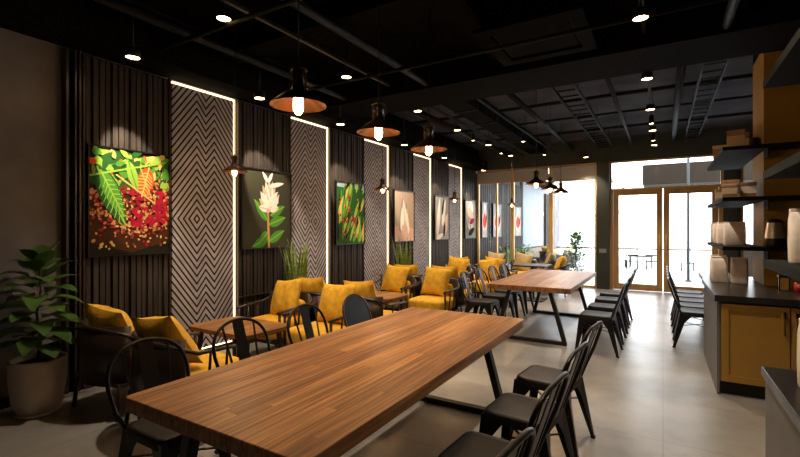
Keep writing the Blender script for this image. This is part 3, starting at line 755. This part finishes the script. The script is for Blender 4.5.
def throw_pillow(mat):
    n = 12; vs = []; fs = []; hw = .23
    for sd in (1, -1):
        for i in range(n + 1):
            for j in range(n + 1):
                u = -1 + 2 * i / n; v = -1 + 2 * j / n
                pin = 1 - .10 * ((1 - u * u) * abs(v) ** 3 + (1 - v * v) * abs(u) ** 3)
                th = .10 * ((1 - u ** 2) * (1 - v ** 2)) ** .38
                wr = .012 * sin(7 * u + 3 * v) * (1 - u * u) * (1 - v * v)
                vs.append((u * hw * (1 - .09 * (1 - v * v) * abs(u) ** 2), sd * th + wr, v * hw * (1 - .11 * (1 - u * u) * abs(v) ** 2)))
    m = (n + 1) ** 2
    for sd in (0, 1):
        for i in range(n):
            for j in range(n):
                q = [sd * m + i * (n + 1) + j, sd * m + (i + 1) * (n + 1) + j, sd * m + (i + 1) * (n + 1) + j + 1, sd * m + i * (n + 1) + j + 1]
                fs.append(q if sd == 0 else q[::-1])
    return MB().add(vs, fs, mat, True)
ac0 = armchair(); pil0 = tag(throw_pillow(yellow).build('throw_pillow'), '-', 'pillow', 'mustard pillows on the armchairs')
pilc = tag(throw_pillow(cream).build('throw_pillow'), '-', 'pillow', 'pale pillows on the far armchairs')
cnt = [0, 0, 0]
def lounge(x, y, rz, where, cream_=False):
    lbl = 'dark framed mustard armchair, ' + where
    o = ac0 if cnt[0] == 0 else dup(ac0)
    cnt[0] += 1
    rz += random.uniform(-.06, .06)
    o.location = (x, y, 0); o.rotation_euler = (0, 0, rz); o['label'] = lbl; o['group'] = 'lounge armchairs'
    src = pilc if cream_ else pil0; k = 2 if cream_ else 1
    p = src if cnt[k] == 0 else dup(src)
    cnt[k] += 1
    M = Matrix.Rotation(rz, 4, 'Z') @ Vector((random.uniform(-.03, .03), .16, .675))
    p.location = (x + M[0], y + M[1], M[2]); p.rotation_euler = (radians(-20 + random.uniform(-5, 5)), random.uniform(-.16, .16), rz + random.uniform(-.15, .15))
    if abs(rz) > 2.5 and y < 3: p.rotation_euler = (radians(-31), .12 * (1 if x > -3.6 else -1), rz + .1); p.location.z -= .01
    p['label'] = ('pale cream pillow' if cream_ else 'mustard pillow') + ' on the armchair ' + where
names = ['first coffee table', 'second coffee table', 'third coffee table', 'last coffee table']
def coffee(y, label):
    t = empty('coffee_table', label, 'coffee table', (-3.55, y, 0), 0, 'coffee tables between the armchairs')
    P = rr(.43, .29, .1, 6); mb = MB().prism(P, .52, .555, wood); mb.build('tabletop', t)
    MB().box(-.36, .36, -.22, .22, .49, .52, dark_wood).build('apron', t)
    for sx in (-1, 1):
        for sy in (-1, 1): MB().bar((sx * .33, sy * .19, .49), (sx * .37, sy * .23, 0), .035, .035, dark_wood, .022, .022).build('leg', t)
for i, y in enumerate((2.87, 5.2, 7.55, 9.9)):
    w_ = names[i]
    xw = (-3.97, -3.84, -3.82, -3.80)[i]
    lounge(xw, y - .80, pi, 'wall side, back to the camera, at the ' + w_)
    lounge((-3.18, -3.07, -3.05, -3.03)[i], y - .80, pi, 'aisle side, back to the camera, at the ' + w_)
    lounge(xw + .09, y + .78, 0, 'wall side, facing the camera, at the ' + w_, i == 3)
    lounge((-3.12, -2.99, -2.99, -2.96)[i], y + .76, 0, 'aisle side, facing the camera, at the ' + w_, i == 3)
    coffee(y, ['walnut coffee table nearest the camera beside the light strip', 'walnut coffee table, second from the camera along the slatted wall', 'walnut coffee table, third from the camera along the wall', 'walnut coffee table closest to the back windows'][i])
t = empty('square_table', 'small square dark table behind the far table, near the windows', 'table', (-2.35, 9.35, 0))
MB().box(-.33, .33, -.33, .33, .71, .74, dark_wood, .004).build('tabletop', t)
MB().box(-.03, .03, -.03, .03, .02, .71, black).build('pedestal', t)
MB().box(-.25, .25, -.25, .25, 0, .02, black, .004).build('base', t)
lounge(-2.15, 10.35, -pi / 2 + .1, 'side-on before the windows beyond the far table')
lounge(-2.62, 11.5, -pi / 2, 'side-on next to the bushy plant at the windows', True)

lounge(-3.0, 13.7, -2.2, 'outside past the windows, nearest the glass', True)
lounge(-2.75, 14.9, -2.0, 'outside past the windows, farther out', True)
lounge(-3.3, 15.6, 2.6, 'outside at the end of the terrace roof')
t = empty('terrace_bench', 'low brown wooden bench below the white board outside', 'bench', (-4.3, 16.9, -.02))
MB().box(-.3, .3, 0, 3.6, .38, .44, rail_m).build('seat', t)
MB().box(-.3, -.24, 0, 3.6, .44, .72, rail_m).build('backrest', t)
MB().box(-.28, .28, .05, 3.55, 0, .38, canopy_m).build('base', t)

# ------------------------------------------------------------------ plants
def leafshape(mb, base, d, up, L, W, mat, droop=.25, n=6):
    d = Vector(d).normalized(); up = Vector(up); side = d.cross(up)
    if side.length < .05: side = d.cross(Vector((1, 0, 0)))
    side.normalize(); nr = side.cross(d).normalized(); vs = []; fs = []
    for i in range(n + 1):
        t = i / n; ww = W * (sin(pi * min(1, t ** .75 * .97 + .015)) ** .75)
        c = Vector(base) + d * L * t - nr * 0 + Vector((0, 0, -1)) * droop * L * t * t
        vs += [c - side * ww / 2 + nr * ww * .12, c, c + side * ww / 2 + nr * ww * .12]
    for i in range(n):
        a = 3 * i; fs += [(a, a + 1, a + 4, a + 3), (a + 1, a + 2, a + 5, a + 4)]
    mb.add([tuple(v) for v in vs], fs, mat, True)
t = empty('potted_fig', 'fiddle leaf fig in a large pale round pot against the grey wall', 'plant', (-4.36, 1.54, 0))
MB().lathe([(.09, .015), (.13, .02), (.168, .10), (.186, .26), (.192, .43), (.188, .45), (.175, .45), (.176, .41), (.17, .40)], pot_m, seg=40, cap0=True).build('pot', t)
MB().lathe([(.0, 0), (.13, 0), (.155, .02), (.155, .03), (.12, .022)], pot_m, seg=40).build('saucer', t)
MB().lathe([(.001, .405), (.176, .405)], soil_m, seg=30).build('soil', t)
MB().tube([(0, 0, .40), (.01, .01, .6), (-.02, .0, .8), (.02, .01, 1.0), (.03, 0, 1.2)], .013, stem_m, 8, rs=[.014, .013, .011, .009, .006]).build('stem', t)
mb = MB(); rnd = random.Random(3)
for k in range(46):
    h = .55 + .66 * (k / 45); a = k * 2.4; el = .05 + 1.0 * (k / 45) ** 3
    L = .23 + .07 * rnd.random() - (.03 if k > 40 else 0)
    d = (cos(a) * cos(el), sin(a) * cos(el), sin(el) + .12)
    b_ = (.02 * cos(a), .02 * sin(a), h)
    if b_[0] + d[0] * L < -.3: L *= .8
    mb.tube([b_, tuple(Vector(b_) + Vector(d).normalized() * .05)], .003, stem_m, 5)
    leafshape(mb, Vector(b_) + Vector(d).normalized() * .05, d, (0, 0, 1), L, .165, leaf_m, .25 + .35 * rnd.random())
mb.build('foliage', t)
def snake(x, y, label, h=1.0):
    t = empty('snake_plant', label, 'plant', (x, y, 0), 0, 'snake plants along the slatted wall')
    MB().lathe([(.1, 0), (.14, .02), (.16, .38), (.145, .38), (.14, .34)], black, seg=28, cap0=True).build('pot', t)
    MB().lathe([(.001, .345), (.142, .345)], soil_m, seg=24).build('soil', t)
    mb = MB(); rnd = random.Random(int(y * 10))
    for k in range(40):
        a = rnd.random() * 2 * pi; r0 = .10 * sqrt(rnd.random()); H = h * (.6 + .45 * rnd.random()); lean = .17 * rnd.random()
        tw = rnd.random() * pi; vs = []; fs = []; n = 8
        for i in range(n + 1):
            u = i / n; ww = .031 * (1 - u ** 3) * (.7 + .5 * sin(pi * u)) + .0008
            c = Vector((r0 * cos(a) + lean * u * u * cos(a) + .008 * sin(5 * u + k), r0 * sin(a) + lean * u * u * sin(a), .34 + H * u))
            s_ = Vector((cos(tw + .6 * u), sin(tw + .6 * u), 0)); q = Vector((-s_.y, s_.x, 0))
            vs += [tuple(c - s_ * ww), tuple(c - q * .004), tuple(c + s_ * ww), tuple(c + q * .002)]
        for i in range(n):
            a_ = 4 * i
            for j in range(4): fs.append((a_ + j, a_ + (j + 1) % 4, a_ + 4 + (j + 1) % 4, a_ + 4 + j))
        mb.add(vs, fs, snake_m, True)
    mb.build('foliage', t)
snake(-4.38, 4.5, 'tall snake plant right of the white flower picture', 1.03)
snake(-4.38, 7.42, 'tall snake plant below the beige picture', .98)
def bush(x, y, z, label, H, R, n, group=None, pot=True, L=.14, kind='plant'):
    t = empty('leafy_plant', label, kind, (x, y, z), 0, group)
    if pot:
        MB().lathe([(.1, 0), (.15, .02), (.17, .36), (.155, .36), (.15, .32)], pot_m, seg=24, cap0=True).build('pot', t)
        MB().lathe([(.001, .325), (.152, .325)], soil_m, seg=20).build('soil', t)
    rnd = random.Random(int(x * 100)); z0 = .32 if pot else 0
    mb = MB(); ms = MB()
    for k in range(6):
        a = k * 1.05 + rnd.random(); ms.tube([(0, 0, z0), (R * .3 * cos(a), R * .3 * sin(a), z0 + (H - z0) * .5), (R * .5 * cos(a), R * .5 * sin(a), z0 + (H - z0) * .9)], .006, stem_m, 5)
    ms.build('stems', t)
    for k in range(n):
        u = rnd.random(); a = rnd.random() * 2 * pi; h = z0 + (H - z0) * (.12 + .85 * u); r = R * .6 * rnd.random() * (1.1 - .6 * u)
        leafshape(mb, (r * cos(a), r * sin(a), h), (cos(a), sin(a), .5 * rnd.random() + .1 + u * .6), (0, 0, 1), L * (.7 + .6 * rnd.random()), L * .34, bush_m, .3, 4)
    mb.build('foliage', t)
bush(-1.80, 11.3, 0, 'bushy green potted plant standing before the brightest window', 1.4, .52, 330, L=.17)

# ------------------------------------------------------------------ bar: walls, counters, shelves
struct('wall_bar', MB().box(.913, 3.5, 5.95, 6.6, .9, 3.42, ochre_wall_m).box(.93, 3.5, 5.97, 6.6, 0, .9, ochre_wall_m).box(.913, 3.5, 5.95, 6.6, 3.42, 3.75, ceil_m))
t = empty('bar_counter', 'ochre panelled bar counter with dark top and grey end below the shelves', 'counter', (.42, 4.87, 0))
MB().prism([(.02, .03), (2.9, .03), (2.9, 1.07), (.49, 1.07), (.49, 1.48), (.02, 1.48)], .12, .845, counter_side).build('body', t)
MB().box(0, .02, .02, 1.50, 0, .845, counter_side).build('end_panel', t)
MB().prism([(.03, .07), (2.9, .07), (2.9, 1.07), (.49, 1.07), (.49, 1.48), (.03, 1.48)], 0, .12, black).build('plinth', t)
MB().prism([(-.02, -.02), (3.0, -.02), (3.0, 1.075), (.49, 1.075), (.49, 2.5), (0, 2.5), (0, 1.54), (-.02, 1.54)], .845, .90, counter_m).build('countertop', t)
def cabdoor(x0, x1, hxx, flip):
    r = MB().box(x0, x1, .012, .03, .13, .825, ochre)
    e = .055
    r.box(x0, x1, .0, .012, .13, .13 + e, ochre).box(x0, x1, .0, .012, .825 - e, .825, ochre).box(x0, x0 + e, .0, .012, .13 + e, .825 - e, ochre).box(x1 - e, x1, .0, .012, .13 + e, .825 - e, ochre)
    d = r.build('door', t)
    MB().box(hxx - .012, hxx + .012, -.03, 0, .74, .79, bronze, .004).box(hxx - .006, hxx + .006, -.03, -.022, .60, .79, bronze).box(hxx - .006, hxx + .006, -.03, 0, .60, .61, bronze).build('handle', d)
cabdoor(.03, .5, .465, 0); cabdoor(.508, .98, .545, 1); cabdoor(.99, 1.46, 1.42, 0)
t = empty('serving_counter', 'dark topped grey counter in the bottom right foreground', 'counter', (.38, 0, 0))
MB().box(.0, .75, .55, 2.44, 0, .86, counter_side).build('body', t)
MB().box(-.012, .78, .53, 2.455, .86, .90, counter_m, .004).build('countertop', t)
def wallshelf(z, label):
    t = empty('wall_shelf', label, 'shelf', (.54, 5.72, z), 0, 'shelves wrapped around the ochre column')
    MB().prism([(0, 0), (2.4, 0), (2.4, .228), (.371, .228), (.371, 1.9), (0, 1.9)], -.04, 0, shelf_m).build('board', t)
    MB().box(.371, .379, .0, .228, -.13, -.04, shelf_m).build('bracket', t); MB().box(.9, .91, .0, .228, -.13, -.04, shelf_m).build('bracket', t)
wallshelf(2.36, 'upper dark shelf around the ochre column, holding boxes near the ceiling')
wallshelf(1.83, 'middle dark shelf around the ochre column, holding brown boxes')
wallshelf(1.31, 'lower dark shelf around the ochre column, holding pale bags and a steel shaker')
for i, z in enumerate((1.32, 1.83, 2.36)):
    t = empty('hanging_shelf', ['lowest dark shelf at the right edge, holding the large pale bag', 'middle dark shelf at the right edge of the picture', 'topmost dark shelf at the right edge of the picture'][i], 'shelf', (.5, 1.3, z), 0, 'hanging shelves over the serving counter')
    MB().box(0, .5, 0, 1.98, -.045, 0, shelf_m).build('board', t)
    r = MB()
    for yy in (.1, 1.88): r.tube([(.45, yy, 0), (.45, yy, (.465 if i < 2 else 3.66 - z))], .008, black, 8)
    r.build('hanging_rods', t)

def bag(x, y, z, w_, d_, h, label, group=None, mat=None, rz=0, mark=True):
    mat = mat or paper; mark = 'printed' in label
    t = empty('coffee_bag', label, 'bag', (x, y, z), rz, group)
    mb = MB(); a, c = w_ / 2, d_ / 2; k = .25
    lv = [(a * .96, c * .96, 0), (a, c, .01), (a * 1.02, c * 1.03, h * .4), (a, c * .98, h * .82), (a * .98, c * .45, h * .95), (a * .96, c * .2, h)]
    P = []
    for A_, C_, zz in lv: P += [(px_, py_, zz) for px_, py_ in rr(A_, C_, min(A_, C_) * .45, 3)]
    n = 16; fs = [(i * n + q, i * n + (q + 1) % n, (i + 1) * n + (q + 1) % n, (i + 1) * n + q) for i in range(5) for q in range(n)] + [tuple(range(n))[::-1], tuple(5 * n + q for q in range(n))]
    mb.add(P, fs, mat, True); mb.build('bag_body', t)
    MB().box(-a * .98, a * .98, -c * .3, c * .3, h - .012, h + .012, mat, .003).build('folded_top', t)
    if mark:
        m = MB(); y_ = -c * 1.05
        m.prism([(-.018 * w_ / .13, h * .62), (.018 * w_ / .13, h * .62), (0, h * .76)], y_ - .001, y_ + .004, ink, 'y')
        for q in range(4): m.box(-a * (.5 - .08 * q), a * (.5 - .08 * q), y_ - .001, y_ + .004, h * (.5 - .09 * q), h * (.515 - .09 * q), ink)
        m.build('printed_mark', t)
    return t
# on the lower wall shelf
GS = 'pale paper bags on the lower shelf'
for k, (y, x) in enumerate(((6.25, .70), (6.62, .665), (7.0, .66), (7.35, .66))):
    bag(x, y, 1.31, .2, .11, .255, ['pale paper bag on the lower shelf, nearest the ochre column', 'pale paper bag on the lower shelf, second from the column', 'pale paper bag on the lower shelf, third from the column', 'pale paper bag on the lower shelf at its far tip'][k], GS)
GC = 'pale paper bags on the counter'
for k, (x, y, w_) in enumerate(((.715, 6.02, .15), (.545, 6.08, .15), (.57, 6.5, .16))):
    bag(x, y, .9, w_, .12, .27, ['pale paper bag on the counter, right one beside the ochre column', 'pale paper bag on the counter, left one in front', 'pale paper bag on the counter, behind the left one'][k], GC)
bag(.635, 2.98, 1.32, .15, .1, .27, 'large pale printed bag at the right edge, on the lowest hanging shelf')
bag(.515, 2.19, .9, .15, .1, .25, 'pale paper bag standing on the foreground counter at the right edge')
# boxes on middle and upper shelves
def giftbox(x, y, z, w_, d_, h, label, group, mats):
    t = empty('carton', label, 'box', (x, y, z), random.uniform(-.2, .2), group)
    MB().box(-w_ / 2, w_ / 2, -d_ / 2, d_ / 2, 0, h, mats[0], .006).build('box_body', t)
    MB().box(-w_ / 2 - .002, w_ / 2 + .002, -d_ / 2 - .003, d_ / 2 + .003, h * .3, h * .75, mats[1]).build('label_band', t)
    MB().box(-w_ / 2 - .004, w_ / 2 + .004, -d_ / 2 - .004, d_ / 2 + .004, h - .03, h, mats[0], .004).build('lid', t)
GM = 'cartons on the middle shelf'
giftbox(.63, 6.0, 1.83, .13, .12, .15, 'brown carton with a cream band on the middle shelf, nearest', GM, (paper2, lab_m))
giftbox(.80, 6.05, 1.83, .13, .12, .17, 'brown carton with a pale band on the middle shelf beside the column', GM, (paper2, paper))
giftbox(.68, 6.35, 1.83, .16, .14, .23, 'tall brown carton in the middle of the middle shelf', GM, (paper2, ink))
giftbox(.65, 6.8, 1.83, .16, .14, .16, 'low brown carton farther along the middle shelf', GM, (paper2, lab_m))
GU = 'cartons on the upper shelf'
giftbox(.72, 6.3, 2.36, .16, .14, .26, 'brown carton on the upper shelf under the ceiling, tallest', GU, (paper2, lab_m))
giftbox(.62, 6.75, 2.36, .15, .13, .17, 'pale carton on the upper shelf near its far end', GU, (lab_m, paper2))
giftbox(.82, 6.72, 2.36, .14, .13, .30, 'brown carton on the upper shelf against the column side', GU, (paper2, paper))
tag(MB().lathe([(.001, 0), (.05, 0), (.055, .04), (.04, .09), (.045, .12), (.02, .13), (.001, .135)], black, seg=20).build('dark_jar', loc=(0, 0, 0)), 'small dark jar on the upper shelf against the column', 'jar').location = (.86, 6.08, 2.36)
# steel shaker
t = empty('steel_shaker', 'tapered steel shaker with a dark base on the lower shelf before the ochre wall', 'shaker', (.985, 5.835, 1.31))
MB().lathe([(.001, 0), (.095, 0), (.098, .01), (.088, .09)], black, seg=28).build('base', t)
MB().lathe([(.088, .09), (.062, .25)], steelj, seg=28).build('body', t)
MB().lathe([(.062, .25), (.066, .255), (.066, .27), (.035, .285), (.001, .29)], black, seg=28).build('lid', t)
# objects on counter
t = empty('lantern_box', 'small amber box with a dark frame on the counter under the lower shelf', 'box', (1.0, 5.55, .9))
MB().box(-.035, .035, -.035, .035, .008, .13, amber).build('body', t)
r = MB()
for sx in (-1, 1):
    for sy in (-1, 1): r.box(sx * .037 - .004, sx * .037 + .004, sy * .037 - .004, sy * .037 + .004, 0, .14, black)
r.box(-.041, .041, -.041, .041, .13, .145, black).box(-.041, .041, -.041, .041, 0, .008, black); r.build('frame', t)
t = empty('tin_can', 'red tin on the counter at the right edge, under the lower shelf', 'tin', (1.09, 5.42, .9))
MB().lathe([(.001, 0), (.04, 0), (.04, .09), (.001, .09)], red_m, seg=24).build('body', t)
MB().lathe([(.041, .09), (.041, .1), (.001, .1)], chrome, seg=24).build('lid', t)

# ------------------------------------------------------------------ outside terrace
struct('ground', MB().box(-30, 30, 12.1, 60, -.14, -.02, pave_m))
struct('wall_terrace', MB().box(-4.93, -4.72, 12.15, 24.5, -.02, 3.3, plaster))
struct('terrace_shade_roof', MB().box(-5.0, -3.4, 12.15, 16.8, 3.3, 3.4, ceil_m).box(-5.0, -4.0, 16.8, 20.2, 3.3, 3.4, ceil_m))  # roof keeps sky light down; far strip added only to shade the board
struct('terrace_post', MB().box(-3.54, -3.42, 16.6, 16.72, -.02, 3.3, pillar_m))
slats(12.2, 14.4, 'brown slatted panel on the covered terrace beyond the corner window', 3.1)
slats(14.45, 16.75, 'brown slatted panel at the far end of the covered terrace', 3.1)
picture(7, 12.35, .5, 'small faded pink and red picture just beyond the corner window')
picture(8, 13.35, .85, 'red and pink picture on the terrace wall, seen through the window')
picture(9, 15.7, .85, 'red picture on the terrace wall beside the white board')
tag(MB().box(-4.70, -4.60, 16.85, 20.1, .74, 3.3, white_m, .01).build('white_board'), 'tall white board on the terrace wall beyond the middle window', 'board')
t = empty('planter', 'long low planter of green bushes on the terrace along the wall', 'planter', (-4.24, 12.6, -.02))
MB().box(-.18, .18, 0, 4.1, 0, .4, plaster).build('box', t)
mb = MB(); rnd = random.Random(5)
for k in range(300):
    leafshape(mb, (rnd.uniform(-.15, .15), rnd.uniform(.1, 4.0), .4 + .5 * rnd.random() ** 1.5), (rnd.uniform(-1, 1), rnd.uniform(-1, 1), rnd.random()), (0, 0, 1), .17, .06, bush_m, .2, 3)
tag(mb.build('foliage', t), kind='stuff')
slats(20.8, 22.6, 'far brown slatted panel outside, just right of the white board', 3.1)
def patio_chair(x, y, rz, label):
    t = empty('patio_chair', label, 'chair', (x, y, -.02), rz, 'patio chairs outside the doors')
    MB().box(-.2, .2, -.2, .2, .28, .31, black).build('seat', t)
    MB().box(-.2, -.17, -.2, .2, .50, .55, black).box(-.2, -.18, -.2, -.17, .31, .55, black).box(-.2, -.18, .17, .2, .31, .55, black).build('backrest', t)
    for sx in (-1, 1):
        for sy in (-1, 1): MB().box(sx * .18 - .015, sx * .18 + .015, sy * .18 - .015, sy * .18 + .015, 0, .28, black).build('leg', t)
def patio_table(x, y, label):
    t = empty('patio_table', label, 'low table', (x, y, -.02), 0, 'patio tables outside the doors')
    MB().box(-.42, .42, -.35, .35, .42, .48, rail_m).build('tabletop', t)
    for sx in (-1, 1):
        for sy in (-1, 1): MB().box(sx * .36 - .02, sx * .36 + .02, sy * .28 - .02, sy * .28 + .02, 0, .42, black).build('leg', t)
patio_table(-.75, 19.5, 'brown topped patio table seen through the left glass door')
patio_chair(-1.45, 19.3, 0, 'black patio chair left of the patio table outside'); patio_chair(-1.0, 18.7, pi / 2, 'black patio chair before the patio table outside'); patio_chair(-.35, 18.8, pi / 2, 'black patio chair right in front of the patio table outside')
patio_chair(-1.9, 17.6, .3, 'black patio chair farthest left on the terrace outside the doors')
patio_chair(.75, 18.6, pi, 'lone black patio chair seen through the right glass door')
t = empty('terrace_railing', 'thin brown railing crossing the view beyond the terrace', 'railing', (-9, 23.5, -.02))
MB().box(0, 14, -.03, .03, .52, .60, rail_m).build('handrail', t)
for k in range(8): MB().box(k * 1.98, k * 1.98 + .04, -.02, .02, 0, .52, rail_m).build('post', t)
struct('terrace_low_wall', MB().box(2.0, 2.9, 17.5, 17.9, -.02, .9, canopy_m))
t = empty('awning', 'brown grey awning outside, seen through the glass above the doors', 'awning', (-.55, 15.6, 2.86))
MB().box(0, 3.4, 0, 1.6, 0, .62, canopy_m, .02).build('canopy', t)
MB().box(3.2, 3.3, .8, .9, -2.88, 0, pillar_m).build('post', t)
t = empty('lamp_post', 'thin dark pole standing outside the right glass door', 'pole', (.62, 15.0, -.02))
MB().tube([(0, 0, 0), (0, 0, 4.6)], .035, pillar_m, 12).build('pole', t)
MB().lathe([(.09, 0), (.09, .03), (.04, .05)], pillar_m, seg=16, cap0=True).build('base', t)
t = empty('tree', 'leafy tree outside, its branches reaching past the dark pillar', 'tree', (-1.95, 17.0, -.02))
MB().tube([(0, 0, 0), (.05, 0, 1.2), (-.05, 0, 2.4), (.1, 0, 3.8), (.1, 0, 4.8)], .1, stem_m, 10, rs=[.11, .1, .08, .06, .03]).build('trunk', t)
mb = MB(); br = MB(); rnd = random.Random(11)
for (z, dx, dy, up) in ((2.0, 1.05, -.1, .15), (2.5, .9, .3, .5), (3.0, 1.15, -.2, .3), (3.3, -1.0, 0, .5), (2.3, -.9, .1, .3), (3.6, .5, .4, .8), (1.95, -1.1, -.3, 0.1), (4.0, -.3, -.4, .7)):
    e = Vector((dx, dy, z + up)); s_ = Vector((0, 0, z)); br.tube([tuple(s_), tuple(s_.lerp(e, .5) + Vector((0, 0, .06))), tuple(e)], .02, stem_m, 6, rs=[.025, .015, .006])
    for k in range(46):
        p = s_.lerp(e, .35 + .7 * rnd.random()) + Vector((rnd.uniform(-.1, .1), rnd.uniform(-.15, .15), rnd.uniform(-.1, .1)))
        leafshape(mb, p, (rnd.uniform(-.3, 1) * (1 if dx > 0 else -1), rnd.uniform(-1, 1), rnd.uniform(-.4, .4)), (0, 0, 1), .13, .045, bush_m, .2, 3)
br.build('branches', t); mb.build('foliage', t)
